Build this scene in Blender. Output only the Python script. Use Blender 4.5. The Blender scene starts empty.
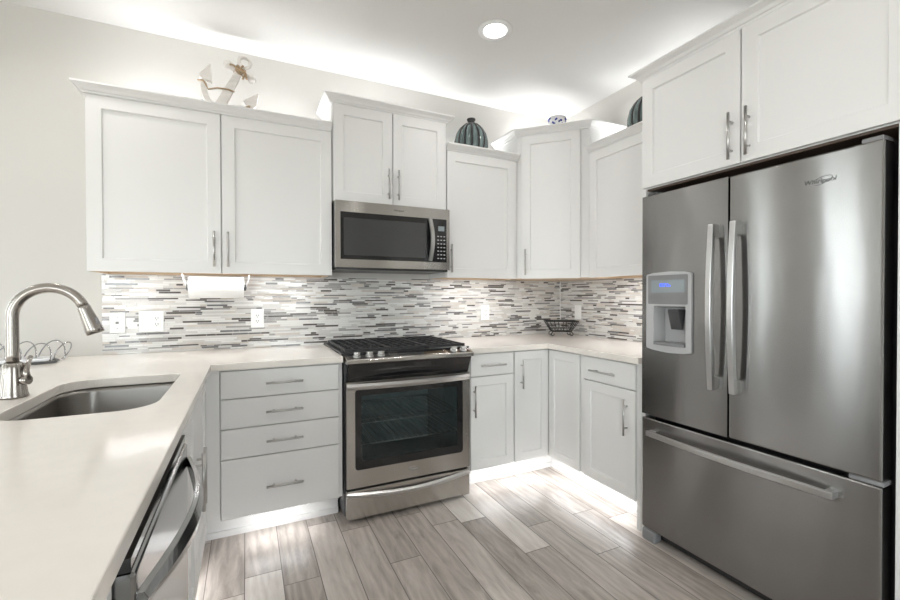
import bpy, bmesh, math, random
from mathutils import Vector, Matrix
random.seed(7)
S = bpy.context.scene
COL = S.collection
PI = math.pi

# ------------------------------------------------------------------ camera
CAM = Vector((-0.475, -2.964, 1.239))
YAW, PITCH, ROLL, FPX = 25.481, -0.587, -0.095, 427.924
def make_camera():
    y, p, r = map(math.radians, (YAW, PITCH, ROLL))
    F = Vector((math.sin(y)*math.cos(p), math.cos(y)*math.cos(p), math.sin(p)))
    R = Vector((math.cos(y), -math.sin(y), 0)); U = R.cross(F)
    R2 = R*math.cos(r)+U*math.sin(r); U2 = U*math.cos(r)-R*math.sin(r)
    cd = bpy.data.cameras.new('camera'); c = bpy.data.objects.new('camera', cd); COL.objects.link(c)
    cd.sensor_width = 36; cd.sensor_fit = 'HORIZONTAL'; cd.lens = FPX/900*36
    cd.clip_start = 0.02; cd.clip_end = 200
    m = Matrix((R2, U2, -F)).transposed().to_4x4(); m.translation = CAM
    c.matrix_world = m
    S.camera = c
make_camera()

# ------------------------------------------------------------------ light levels
EXPOSURE = 0.0
WORLD_STRENGTH = 13.0
P_TOP, P_UNDER, P_TOE, P_CAN = 2.7, 2.1, 1.8, 3.8     # watts per metre of strip / watts for the downlight
LED = (0.97, 0.985, 1.0)
S.view_settings.view_transform = 'Standard'; S.view_settings.look = 'None'
S.view_settings.exposure = EXPOSURE; S.view_settings.gamma = 1; S.view_settings.use_curve_mapping = False

def make_world():
    w = bpy.data.worlds.new('sky'); S.world = w; w.use_nodes = True
    nt = w.node_tree; nt.nodes.clear()
    tc = nt.nodes.new('ShaderNodeTexCoord'); sp = nt.nodes.new('ShaderNodeSeparateXYZ')
    rp = nt.nodes.new('ShaderNodeValToRGB'); bg = nt.nodes.new('ShaderNodeBackground'); out = nt.nodes.new('ShaderNodeOutputWorld')
    mp = nt.nodes.new('ShaderNodeMapRange'); mp.inputs[1].default_value = -1; mp.inputs[2].default_value = 1
    nt.links.new(tc.outputs['Generated'], sp.inputs[0]); nt.links.new(sp.outputs['Z'], mp.inputs[0])
    nt.links.new(mp.outputs[0], rp.inputs[0])
    e = rp.color_ramp.elements
    e[0].position = 0.42; e[0].color = (0.50, 0.47, 0.45, 1)
    e[1].position = 0.52; e[1].color = (0.92, 0.96, 1.0, 1)
    k = e.new(1.0); k.color = (0.75, 0.86, 1.0, 1)
    nt.links.new(rp.outputs[0], bg.inputs[0]); bg.inputs[1].default_value = WORLD_STRENGTH
    nt.links.new(bg.outputs[0], out.inputs[0])
make_world()

# ------------------------------------------------------------------ materials
MATS = {}
def new_mat(name):
    m = bpy.data.materials.new(name); m.use_nodes = True
    nt = m.node_tree; b = nt.nodes['Principled BSDF']
    MATS[name] = m
    return m, nt, b
def mat(name, col, rough=0.5, metal=0.0, var=0.04, scale=8.0, bump=0.0, bscale=200.0, spec=0.5, coat=0.0, stretch=(1,1,1)):
    m, nt, b = new_mat(name)
    tc = nt.nodes.new('ShaderNodeTexCoord'); mp = nt.nodes.new('ShaderNodeMapping'); mp.inputs['Scale'].default_value = stretch
    nt.links.new(tc.outputs['Object'], mp.inputs['Vector'])
    nz = nt.nodes.new('ShaderNodeTexNoise'); nz.inputs['Scale'].default_value = scale; nz.inputs['Detail'].default_value = 3
    nt.links.new(mp.outputs[0], nz.inputs['Vector'])
    rp = nt.nodes.new('ShaderNodeValToRGB')
    rp.color_ramp.elements[0].position = 0.3; rp.color_ramp.elements[1].position = 0.7
    rp.color_ramp.elements[0].color = tuple(c*(1-var) for c in col)+(1,)
    rp.color_ramp.elements[1].color = tuple(min(1, c*(1+var)) for c in col)+(1,)
    nt.links.new(nz.outputs['Fac'], rp.inputs[0]); nt.links.new(rp.outputs[0], b.inputs['Base Color'])
    b.inputs['Roughness'].default_value = rough; b.inputs['Metallic'].default_value = metal
    b.inputs['Specular IOR Level'].default_value = spec
    if coat: b.inputs['Coat Weight'].default_value = coat; b.inputs['Coat Roughness'].default_value = 0.08
    if bump:
        n2 = nt.nodes.new('ShaderNodeTexNoise'); n2.inputs['Scale'].default_value = bscale; n2.inputs['Detail'].default_value = 2
        nt.links.new(mp.outputs[0], n2.inputs['Vector'])
        bp = nt.nodes.new('ShaderNodeBump'); bp.inputs['Strength'].default_value = bump; bp.inputs['Distance'].default_value = 0.002
        nt.links.new(n2.outputs['Fac'], bp.inputs['Height']); nt.links.new(bp.outputs[0], b.inputs['Normal'])
    return m
def steel(name, col, rough, aniso=0.0, rot=0.0, wave=0.0, wscale=(9, 9, 1.2), grain=0.0):
    m = mat(name, col, rough, 1.0, 0.03, 6.0)
    nt = m.node_tree; b = nt.nodes['Principled BSDF']
    if aniso:
        b.inputs['Anisotropic'].default_value = aniso; b.inputs['Anisotropic Rotation'].default_value = rot
        tg = nt.nodes.new('ShaderNodeTangent'); tg.direction_type = 'RADIAL'; tg.axis = 'Z'
        nt.links.new(tg.outputs[0], b.inputs['Tangent'])
    if wave:
        tc = nt.nodes.new('ShaderNodeTexCoord'); mp = nt.nodes.new('ShaderNodeMapping'); mp.inputs['Scale'].default_value = wscale
        nt.links.new(tc.outputs['Object'], mp.inputs['Vector'])
        nz = nt.nodes.new('ShaderNodeTexNoise'); nz.inputs['Scale'].default_value = 1.0; nz.inputs['Detail'].default_value = 1.5
        nt.links.new(mp.outputs[0], nz.inputs['Vector'])
        bp = nt.nodes.new('ShaderNodeBump'); bp.inputs['Strength'].default_value = wave; bp.inputs['Distance'].default_value = 0.01
        nt.links.new(nz.outputs['Fac'], bp.inputs['Height']); nt.links.new(bp.outputs[0], b.inputs['Normal'])
    return m
def emis(name, col, strength):
    m, nt, b = new_mat(name)
    nz = nt.nodes.new('ShaderNodeTexNoise'); nz.inputs['Scale'].default_value = 40
    b.inputs['Base Color'].default_value = col+(1,)
    b.inputs['Emission Color'].default_value = col+(1,); b.inputs['Emission Strength'].default_value = strength
    return m
def glass_mat(name, tint, gloss=0.04):
    m, nt, b = new_mat(name); nt.nodes.remove(b)
    out = [n for n in nt.nodes if n.type == 'OUTPUT_MATERIAL'][0]
    tr = nt.nodes.new('ShaderNodeBsdfTransparent'); tr.inputs[0].default_value = tint+(1,)
    gl = nt.nodes.new('ShaderNodeBsdfGlossy'); gl.inputs['Roughness'].default_value = gloss
    fr = nt.nodes.new('ShaderNodeFresnel'); fr.inputs[0].default_value = 1.5
    mx = nt.nodes.new('ShaderNodeMixShader')
    ge = nt.nodes.new('ShaderNodeNewGeometry'); iv = nt.nodes.new('ShaderNodeMath'); iv.operation = 'SUBTRACT'; iv.inputs[0].default_value = 1.0
    nt.links.new(ge.outputs['Backfacing'], iv.inputs[1])
    fm = nt.nodes.new('ShaderNodeMath'); fm.operation = 'MULTIPLY'; nt.links.new(fr.outputs[0], fm.inputs[0]); nt.links.new(iv.outputs[0], fm.inputs[1])
    nt.links.new(fm.outputs[0], mx.inputs[0]); nt.links.new(tr.outputs[0], mx.inputs[1]); nt.links.new(gl.outputs[0], mx.inputs[2])
    nt.links.new(mx.outputs[0], out.inputs[0])
    return m

WHITE = mat('cabinet_paint', (0.80, 0.793, 0.783), 0.38, var=0.008, scale=3, bump=0.01, bscale=300)
WALL = mat('wall_paint', (0.63, 0.615, 0.585), 0.75, var=0.015, scale=2, bump=0.12, bscale=160)
CEIL = mat('ceiling_paint', (0.72, 0.71, 0.69), 0.85, var=0.012, scale=2, bump=0.12, bscale=140)
TRIMW = mat('trim_paint', (0.83, 0.83, 0.82), 0.4, var=0.01)
MAPLE = mat('maple_underside', (0.62, 0.47, 0.33), 0.45, var=0.10, scale=5, stretch=(1, 8, 8))
GAPSHADE = mat('gap_shade_brown', (0.10, 0.068, 0.05), 0.5, var=0.12, scale=6, stretch=(1, 8, 8))  # underside wood darkened in colour to stand for shade above the refrigerator
STEEL = steel('fridge_steel', (0.31, 0.305, 0.30), 0.21, 1.0, 0.25, wave=0.07, wscale=(9, 9, 1.6))
STEEL2 = steel('range_steel', (0.55, 0.525, 0.50), 0.20, 0.95, 0.25)
BRIGHT = steel('handle_steel', (0.58, 0.575, 0.57), 0.28)
NICKEL = steel('pull_nickel', (0.52, 0.51, 0.50), 0.28)
FAUCET = steel('brushed_nickel', (0.37, 0.345, 0.32), 0.27)
SINKM = steel('sink_steel', (0.30, 0.285, 0.27), 0.30, 0.4, 0.25)
DWSTEEL = steel('dishwasher_steel', (0.30, 0.30, 0.30), 0.16, 0.4, 0.25)
BLACKG = mat('black_glass', (0.012, 0.012, 0.013), 0.06, var=0.05, coat=0.4)
BLACKP = mat('black_plastic', (0.02, 0.02, 0.021), 0.3, var=0.1)
GREYP = mat('grey_plastic', (0.24, 0.24, 0.245), 0.4, var=0.04)
LGREYP = mat('light_grey_plastic', (0.50, 0.50, 0.505), 0.35, var=0.03)
DKGREY = mat('dark_grey_case', (0.075, 0.075, 0.078), 0.45, var=0.05)
MWGLASS = mat('microwave_window', (0.05, 0.05, 0.052), 0.10, var=0.04, coat=0.5)
IRON = mat('cast_iron', (0.025, 0.025, 0.026), 0.5, var=0.12, scale=60, bump=0.15, bscale=300)
OVENIN = mat('oven_enamel', (0.20, 0.22, 0.225), 0.35, var=0.15, scale=20)
QUARTZ = mat('quartz', (0.84, 0.79, 0.735), 0.13, var=0.015, scale=25, spec=0.5)
PLATE = mat('white_plastic', (0.87, 0.87, 0.86), 0.3, var=0.01)
PAPER = mat('paper', (0.92, 0.92, 0.91), 0.9, var=0.01, scale=60, bump=0.2, bscale=120)
CARD = mat('cardboard', (0.45, 0.34, 0.24), 0.9, var=0.1)
WIRE = mat('black_wire', (0.02, 0.02, 0.02), 0.4, var=0.1)
CHROME = steel('chrome_wire', (0.40, 0.40, 0.41), 0.12)
ROPE = mat('rope', (0.42, 0.30, 0.19), 0.9, var=0.25, scale=120, bump=0.5, bscale=400)
DRIFT = mat('whitewashed_wood', (0.80, 0.765, 0.73), 0.8, var=0.08, scale=14, stretch=(1, 1, 4), bump=0.2, bscale=60)
VASEG = mat('teal_glaze', (0.13, 0.18, 0.18), 0.12, var=0.45, scale=9, stretch=(3, 3, 0.6), coat=0.7)
CHINA = mat('white_china', (0.86, 0.87, 0.90), 0.15, var=0.01, coat=0.5)
BLUEG = mat('blue_glaze', (0.03, 0.05, 0.36), 0.15, var=0.2, coat=0.5)
LAMPON = emis('lamp_glow', (1.0, 0.97, 0.92), 14.0)
LEDON = emis('led_glow', LED, 6.0)
BLUELED = emis('blue_display', (0.05, 0.10, 0.9), 1.6)
LCD = mat('lcd_panel', (0.30, 0.34, 0.36), 0.2, var=0.03)
CLEAR = glass_mat('window_glass', (0.95, 0.97, 0.96))
OVENGL = glass_mat('oven_glass', (0.80, 0.86, 0.86), 0.03)
GROUT = mat('grout', (0.62, 0.60, 0.57), 0.8, var=0.04, scale=40)
FGROUT = mat('floor_grout', (0.20, 0.18, 0.165), 0.8, var=0.05, scale=40)
T_MATS = [mat('tile_white', (0.76, 0.75, 0.73), 0.12, var=0.03, scale=12, coat=0.3),
          mat('tile_pearl', (0.62, 0.605, 0.585), 0.2, var=0.06, scale=20),
          mat('tile_beige', (0.58, 0.53, 0.48), 0.3, var=0.08, scale=20),
          mat('tile_grey', (0.36, 0.345, 0.335), 0.2, var=0.08, scale=20),
          mat('tile_umber', (0.115, 0.10, 0.092), 0.15, var=0.15, scale=20, coat=0.2),
          mat('tile_slate', (0.19, 0.185, 0.19), 0.12, var=0.12, scale=20, coat=0.3)]

def floor_mat():
    m, nt, b = new_mat('wood_look_plank'); L = nt.links.new
    at = nt.nodes.new('ShaderNodeAttribute'); at.attribute_name = 'tone'
    tc = nt.nodes.new('ShaderNodeTexCoord')
    off = nt.nodes.new('ShaderNodeVectorMath'); off.operation = 'MULTIPLY_ADD'
    sc = nt.nodes.new('ShaderNodeVectorMath'); sc.operation = 'SCALE'; sc.inputs['Scale'].default_value = 37.0
    L(at.outputs['Color'], sc.inputs[0])
    add = nt.nodes.new('ShaderNodeVectorMath'); add.operation = 'ADD'
    L(tc.outputs['Object'], add.inputs[0]); L(sc.outputs[0], add.inputs[1])
    mp = nt.nodes.new('ShaderNodeMapping'); mp.inputs['Scale'].default_value = (22, 3.6, 1); L(add.outputs[0], mp.inputs[0])
    n1 = nt.nodes.new('ShaderNodeTexNoise'); n1.inputs['Scale'].default_value = 1.0; n1.inputs['Detail'].default_value = 6; n1.inputs['Roughness'].default_value = 0.62; n1.inputs['Distortion'].default_value = 1.2
    L(mp.outputs[0], n1.inputs['Vector'])
    mp2 = nt.nodes.new('ShaderNodeMapping'); mp2.inputs['Scale'].default_value = (4.2, 0.55, 1); L(add.outputs[0], mp2.inputs[0])
    wv = nt.nodes.new('ShaderNodeTexWave'); wv.wave_type = 'BANDS'; wv.bands_direction = 'X'; wv.inputs['Scale'].default_value = 1.6
    wv.inputs['Distortion'].default_value = 16; wv.inputs['Detail'].default_value = 3; wv.inputs['Detail Scale'].default_value = 0.9
    L(mp2.outputs[0], wv.inputs['Vector'])
    r1 = nt.nodes.new('ShaderNodeValToRGB')
    e = r1.color_ramp.elements; e[0].position = 0.0; e[0].color = (0.26, 0.225, 0.198, 1); e[1].position = 1.0; e[1].color = (0.80, 0.76, 0.72, 1)
    k = e.new(0.35); k.color = (0.48, 0.43, 0.39, 1); k = e.new(0.7); k.color = (0.66, 0.61, 0.565, 1)
    sx = nt.nodes.new('ShaderNodeSeparateColor'); L(at.outputs['Color'], sx.inputs[0])
    mx = nt.nodes.new('ShaderNodeMath'); mx.operation = 'MULTIPLY_ADD'; mx.inputs[1].default_value = 0.80; L(sx.outputs[0], mx.inputs[0])
    g = nt.nodes.new('ShaderNodeMath'); g.operation = 'MULTIPLY_ADD'; g.inputs[1].default_value = 0.85; g.inputs[2].default_value = -0.36
    L(n1.outputs['Fac'], g.inputs[0])
    g2 = nt.nodes.new('ShaderNodeMath'); g2.operation = 'MULTIPLY_ADD'; g2.inputs[1].default_value = 0.14; L(wv.outputs['Fac'], g2.inputs[0]); L(g.outputs[0], g2.inputs[2])
    L(g2.outputs[0], mx.inputs[2]); L(mx.outputs[0], r1.inputs[0]); L(r1.outputs[0], b.inputs['Base Color'])
    rr = nt.nodes.new('ShaderNodeMapRange'); rr.inputs[3].default_value = 0.25; rr.inputs[4].default_value = 0.42; L(n1.outputs['Fac'], rr.inputs[0]); L(rr.outputs[0], b.inputs['Roughness'])
    bp = nt.nodes.new('ShaderNodeBump'); bp.inputs['Strength'].default_value = 0.07; bp.inputs['Distance'].default_value = 0.002
    L(n1.outputs['Fac'], bp.inputs['Height']); L(bp.outputs[0], b.inputs['Normal'])
    return m
FLOORM = floor_mat()

# ------------------------------------------------------------------ mesh helpers
class MB:
    def __init__(s): s.b = bmesh.new()
    def faces(s, vs, fs, mi=0):
        v = [s.b.verts.new(p) for p in vs]
        for f in fs:
            try:
                q = s.b.faces.new([v[i] for i in f]); q.material_index = mi
            except ValueError: pass
        return s
    def box(s, x0, x1, y0, y1, z0, z1, mi=0):
        return s.faces([(x0,y0,z0),(x1,y0,z0),(x1,y1,z0),(x0,y1,z0),(x0,y0,z1),(x1,y0,z1),(x1,y1,z1),(x0,y1,z1)],
                       [(0,3,2,1),(4,5,6,7),(0,1,5,4),(1,2,6,5),(2,3,7,6),(3,0,4,7)], mi)
    def prism(s, poly, axis, a, b, mi=0):
        # poly: 2-D outline, extruded along axis between a and b
        def pt(p, t):
            return (t, p[0], p[1]) if axis == 'x' else (p[0], t, p[1]) if axis == 'y' else (p[0], p[1], t)
        n = len(poly); vs = [pt(p, a) for p in poly]+[pt(p, b) for p in poly]
        fs = [tuple(range(n))[::-1], tuple(range(n, 2*n))]+[(i, (i+1) % n, n+(i+1) % n, n+i) for i in range(n)]
        return s.faces(vs, fs, mi)
    def cyl(s, p0, p1, r0, r1=None, n=16, caps=True, mi=0):
        r1 = r0 if r1 is None else r1
        return s.tube([p0, p1], [r0, r1], n, caps, mi)
    def tube(s, pts, r, n=12, caps=True, mi=0, closed=False, flat=1.0):
        pts = [Vector(p) for p in pts]; rs = r if isinstance(r, (list, tuple)) else [r]*len(pts)
        N = len(pts); rings = []
        ref = None
        for i, p in enumerate(pts):
            a = pts[(i-1) % N] if (closed or i > 0) else p; c = pts[(i+1) % N] if (closed or i < N-1) else p
            d = (c-a).normalized()
            if ref is None:
                ref = Vector((0,0,1)) if abs(d.z) < 0.9 else Vector((1,0,0))
            u = (ref-d*ref.dot(d)).normalized(); w = d.cross(u); ref = u
            rings.append([s.b.verts.new(p+(u*math.cos(2*PI*k/n)*flat+w*math.sin(2*PI*k/n))*rs[i]) for k in range(n)])
        for i in range(N if closed else N-1):
            A, B = rings[i], rings[(i+1) % N]
            for k in range(n):
                f = s.b.faces.new((A[k], A[(k+1) % n], B[(k+1) % n], B[k])); f.material_index = mi; f.smooth = True
        if caps and not closed:
            s.b.faces.new(rings[0][::-1]).material_index = mi; s.b.faces.new(rings[-1]).material_index = mi
        return s
    def ribbon(s, pts, sec, mi=0):
        # sweep of a closed 2-D section; sec(i) -> list of 3-D offsets
        rings = [[s.b.verts.new(Vector(p)+Vector(o)) for o in sec(i)] for i, p in enumerate(pts)]
        n = len(rings[0])
        for A, B in zip(rings, rings[1:]):
            for k in range(n):
                f = s.b.faces.new((A[k], A[(k+1) % n], B[(k+1) % n], B[k])); f.material_index = mi
        s.b.faces.new(rings[0][::-1]); s.b.faces.new(rings[-1])
        return s
    def lathe(s, prof, c=(0,0,0), n=32, rib=0, amp=0.0, mi=0, ring=False):
        rings = []
        for r, z in prof:
            ring = []
            for k in range(n):
                t = 2*PI*k/n; q = r*(1+amp*(abs(math.cos(rib*t/2))-0.6)) if rib else r
                ring.append(s.b.verts.new((c[0]+q*math.cos(t), c[1]+q*math.sin(t), c[2]+z)))
            rings.append(ring)
        for A, B in zip(rings, rings[1:]+(rings[:1] if ring else [])):
            for k in range(n):
                f = s.b.faces.new((A[k], A[(k+1) % n], B[(k+1) % n], B[k])); f.smooth = True; f.material_index = mi
        if ring: return s
        s.b.faces.new(rings[0][::-1]).material_index = mi; s.b.faces.new(rings[-1]).material_index = mi
        return s
    def shaker(s, x0, x1, z0, z1, yf, t=0.02, st=0.062, dep=0.009, ch=0.004):
        yb = yf+t
        def R(a, y): return [(x0+a, y, z0+a), (x1-a, y, z0+a), (x1-a, y, z1-a), (x0+a, y, z1-a)]
        e = 0.0015
        vs = R(0, yb)+R(0, yf+e)+R(e, yf)+R(st, yf)+R(st+ch, yf+dep)
        fs = [(3,2,1,0)]
        for k in range(4):
            for i in range(4):
                j = (i+1) % 4; fs.append((4*k+i, 4*k+j, 4*k+4+j, 4*k+4+i))
        fs.append((16,17,18,19))
        return s.faces(vs, fs)
    def slab(s, x0, x1, z0, z1, yf, t=0.02, e=0.003):
        yb = yf+t
        def R(a, y): return [(x0+a, y, z0+a), (x1-a, y, z0+a), (x1-a, y, z1-a), (x0+a, y, z1-a)]
        vs = R(0, yb)+R(0, yf+e)+R(e, yf)
        fs = [(3,2,1,0)]
        for k in range(2):
            for i in range(4):
                j = (i+1) % 4; fs.append((4*k+i, 4*k+j, 4*k+4+j, 4*k+4+i))
        fs.append((8,9,10,11))
        return s.faces(vs, fs)
    def pull(s, a, b, out, r=0.006, post=0.028):
        # bar pull between a and b (bar axis ends); posts run along `out` back to the front face
        a, b, out = Vector(a), Vector(b), Vector(out); d = (b-a)
        s.cyl(a+out*post, b+out*post, r, n=12)
        for t in (0.2, 0.8):
            p = a+d*t; s.cyl(p-out*0.001, p+out*post, r*0.75, n=10)
        return s
    def crown(s, path, z, h=0.046, base=0.014, proj=0.05):
        prof = [(-0.012, 0), (base, 0), (base+0.003, 0.010), (base+0.009, 0.012), (base+0.016, 0.024), (proj-0.008, 0.033), (proj-0.004, 0.036), (proj, 0.037), (proj, h), (-0.012, h)]
        pts = [Vector((p[0], p[1])) for p in path]; N = len(pts); rings = []
        for i in range(N):
            ns = []
            if i > 0: d = (pts[i]-pts[i-1]).normalized(); ns.append(Vector((d.y, -d.x)))
            if i < N-1: d = (pts[i+1]-pts[i]).normalized(); ns.append(Vector((d.y, -d.x)))
            if len(ns) == 2:
                b = (ns[0]+ns[1]).normalized(); b = b/max(0.2, b.dot(ns[0]))
            else: b = ns[0]
            rings.append([s.b.verts.new((pts[i].x+b.x*o, pts[i].y+b.y*o, z+hh)) for o, hh in prof])
        n = len(prof)
        for A, B in zip(rings, rings[1:]):
            for k in range(n): s.b.faces.new((A[k], A[(k+1) % n], B[(k+1) % n], B[k]))
        s.b.faces.new(rings[0][::-1]); s.b.faces.new(rings[-1])
        return s

BASE = {}
def thing(name, label, cat, loc=(0,0,0), rotz=0.0, group=None):
    o = bpy.data.objects.new(name, None); COL.objects.link(o); o.empty_display_size = 0.1
    o.location = loc; o.rotation_euler = (0, 0, rotz); o['label'] = label; o['category'] = cat
    if group: o['group'] = group
    BASE[o.name] = loc[2]
    return o
def base_of(p):
    while p.parent: p = p.parent
    return BASE.get(p.name, 0.0)
def obj(name, mb, mats, parent=None, bevel=0.0, smooth=False, label=None):
    """parts are written in the thing's own frame with heights above the floor"""
    me = bpy.data.meshes.new(name)
    bmesh.ops.recalc_face_normals(mb.b, faces=mb.b.faces[:])
    if smooth:
        for f in mb.b.faces: f.smooth = True
    if parent: bmesh.ops.translate(mb.b, verts=mb.b.verts[:], vec=(0, 0, -base_of(parent)))
    mb.b.to_mesh(me); mb.b.free()
    for m in (mats if isinstance(mats, (list, tuple)) else [mats]): me.materials.append(m)
    o = bpy.data.objects.new(name, me); COL.objects.link(o)
    if parent: o.parent = parent
    if bevel:
        bv = o.modifiers.new('bevel', 'BEVEL'); bv.width = bevel; bv.segments = 2; bv.limit_method = 'ANGLE'; bv.angle_limit = math.radians(40)
    if label: o['label'] = label
    return o
def struct(name, mb, mats, parent=None, bevel=0.0):
    o = obj(name, mb, mats, parent, bevel); o['kind'] = 'structure'
    return o
def tag(o, label, cat, group=None):
    o['label'] = label; o['category'] = cat
    if group: o['group'] = group
    return o
def text_mesh(txt, size, depth=0.0006, shear=0.0):
    cu = bpy.data.curves.new('lettering', 'FONT'); cu.body = txt; cu.size = size; cu.extrude = depth; cu.shear = shear
    cu.align_x = 'CENTER'; cu.align_y = 'CENTER'
    t = bpy.data.objects.new('lettering', cu); COL.objects.link(t)
    bpy.context.view_layer.update()
    me = bpy.data.meshes.new_from_object(t.evaluated_get(bpy.context.evaluated_depsgraph_get()))
    bpy.data.objects.remove(t); bpy.data.curves.remove(cu)
    return me
def lettering(mb, txt, size, cx, yf, cz, shear=0.0):
    """flat raised letters on a front face (front = -y of the thing's frame)"""
    me = text_mesh(txt, size, shear=shear)
    me.transform(Matrix.Translation((cx, yf, cz)) @ Matrix.Rotation(PI/2, 4, 'X'))
    mb.b.from_mesh(me); bpy.data.meshes.remove(me)
    return mb
def area(parent, loc, sx, sy, power, direction, col=LED, spread=180):
    ld = bpy.data.lights.new('strip_light', 'AREA'); ld.shape = 'RECTANGLE'; ld.size = sx; ld.size_y = sy; ld.energy = power; ld.color = col
    ld.spread = math.radians(spread)
    o = bpy.data.objects.new('strip_light', ld); COL.objects.link(o); o.parent = parent; o.location = loc
    o.rotation_euler = Vector(direction).to_track_quat('-Z', 'Y').to_euler()
    return o

# ------------------------------------------------------------------ setting
XR, ZC = 2.007, 2.745           # right wall, ceiling height
XL, YF = -5.0, -6.2
def wall_with_holes(axis, fix0, fix1, a0, a1, z0, z1, holes):
    m = MB(); holes = sorted(holes); cur = a0
    def bx(p, q, zz0, zz1):
        if q-p > 1e-4 and zz1-zz0 > 1e-4:
            if axis == 'x': m.box(p, q, fix0, fix1, zz0, zz1)
            else: m.box(fix0, fix1, p, q, zz0, zz1)
    for h0, h1, hz0, hz1 in holes:
        bx(cur, h0, z0, z1); bx(h0, h1, z0, hz0); bx(h0, h1, hz1, z1); cur = h1
    bx(cur, a1, z0, z1)
    return m
H_BACK = [(-4.95, -3.72, 0.0, 2.5), (-2.55, -2.20, 0.05, 2.5)]
H_FRONT = [(-3.4, -1.9, 0.0, 2.15), (-0.3, 0.7, 0.85, 2.15)]
H_LEFT = [(-4.4, -2.8, 0.0, 2.15)]
struct('wall_back', wall_with_holes('x', 0.0, 0.15, XL-0.15, XR+0.15, 0, ZC, H_BACK), WALL)
struct('wall_right', MB().box(XR, XR+0.15, YF, 0, 0, ZC), WALL)
struct('wall_front', wall_with_holes('x', YF-0.15, YF, XL-0.15, XR+0.15, 0, ZC, H_FRONT), WALL)
struct('wall_left', wall_with_holes('y', XL-0.15, XL, YF, 0, 0, ZC, H_LEFT), WALL)
CANS = [(0.808, -0.871), (-1.25, -0.60), (-0.75, -2.45), (0.62, -2.45), (-2.50, -0.65)]      # first downlight is visible; the rest unseen, added for fill and refrigerator streaks
cm = MB()
o = bmesh.ops
def ceiling_mesh():
    b = bmesh.new(); r = 0.075; n = 32
    out = [b.verts.new(p) for p in ((XL-0.15, YF-0.15, ZC), (XR+0.15, YF-0.15, ZC), (XR+0.15, 0.15, ZC), (XL-0.15, 0.15, ZC))]
    inns = [[b.verts.new((x+r*math.cos(2*PI*k/n), y+r*math.sin(2*PI*k/n), ZC)) for k in range(n)] for x, y in CANS]
    es = [b.edges.new((out[i], out[(i+1) % 4])) for i in range(4)]+[b.edges.new((inn[i], inn[(i+1) % n])) for inn in inns for i in range(n)]
    bmesh.ops.triangle_fill(b, edges=es, use_beauty=True)
    g = bmesh.ops.extrude_face_region(b, geom=b.faces[:])
    bmesh.ops.translate(b, verts=[v for v in g['geom'] if isinstance(v, bmesh.types.BMVert)], vec=(0, 0, 0.15))
    return b
cm.b.free(); cm.b = ceiling_mesh(); struct('ceiling', cm, CEIL)

def make_floor():
    m = MB(); m.box(XL-0.15, XR+0.15, YF-0.15, 0.15, -0.1, -0.0015)
    tones = []
    W, Ln, g = 0.152, 0.914, 0.0020
    x = XL-0.15-0.05; r = 0
    lay = m.b.loops.layers.color.new('tone')
    random.seed(23)
    while x < XR+0.15:
        y = 0.0+random.random()*Ln
        while y > YF-0.15:
            xa, xb = max(x+g, XL-0.149), min(x+W-g, XR+0.149); ya, yb = max(y-Ln+g, YF-0.149), min(y-g, 0.149)
            if xb-xa > 0.005 and yb-ya > 0.005:
                v = [m.b.verts.new(p) for p in ((xa, ya, 0), (xb, ya, 0), (xb, yb, 0), (xa, yb, 0))]
                f = m.b.faces.new(v); f.material_index = 1
                t = min(1, max(0, random.gauss(0.5, 0.27))); t2, t3 = random.random(), random.random()
                for l in f.loops: l[lay] = (t, t2, t3, 1)
            y -= Ln
        x += W
    return struct('floor', m, [FGROUT, FLOORM])
make_floor()

def glazing(name, axis, fix, a0, a1, z0, z1, n, inward):
    m = MB(); w = 0.05; d = 0.05
    def bx(p, q, zz0, zz1, dd=d):
        if axis == 'x': m.box(p, q, fix-dd/2, fix+dd/2, zz0, zz1)
        else: m.box(fix-dd/2, fix+dd/2, p, q, zz0, zz1)
    bx(a0, a1, z0, z0+w); bx(a0, a1, z1-w, z1)
    for k in range(n+1):
        c = a0+w/2+(a1-a0-w)*k/n; bx(c-w/2, c+w/2, z0+w, z1-w)
    fr = struct(name, m, TRIMW)
    p = MB()
    for k in range(n):
        p0 = a0+w+(a1-a0-w)*k/n; p1 = a0+(a1-a0-w)*(k+1)/n
        if axis == 'x': p.box(p0, p1, fix-0.003, fix+0.003, z0+w, z1-w)
        else: p.box(fix-0.003, fix+0.003, p0, p1, z0+w, z1-w)
    obj('pane', p, CLEAR, fr)
    ld = bpy.data.lights.new('portal', 'AREA'); ld.shape = 'RECTANGLE'; ld.size = a1-a0; ld.size_y = z1-z0; ld.cycles.is_portal = True
    po = bpy.data.objects.new('portal', ld); COL.objects.link(po)
    c = (a0+a1)/2; off = -0.06
    loc = Vector((c, fix, (z0+z1)/2)) if axis == 'x' else Vector((fix, c, (z0+z1)/2))
    po.location = loc+Vector(inward)*off
    po.rotation_euler = Vector(inward).to_track_quat('-Z', 'Y').to_euler()
glazing('added_streak_door', 'x', 0.07, -4.95, -3.72, 0.0, 2.5, 2, (0, -1, 0))  # unseen, added so its reflection gives the wide streak on the refrigerator
glazing('added_streak_window', 'x', 0.07, -2.55, -2.20, 0.05, 2.5, 1, (0, -1, 0))  # unseen, added and narrowed for the thin refrigerator streak
glazing('door_2', 'x', YF-0.07, -3.4, -1.9, 0.0, 2.15, 2, (0, 1, 0))  # this and the next two: unseen openings sized for daylight fill
glazing('window_2', 'x', YF-0.07, -0.3, 0.7, 0.85, 2.15, 1, (0, 1, 0))
glazing('door_3', 'y', XL-0.07, -4.4, -2.8, 0.0, 2.15, 2, (1, 0, 0))

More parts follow.
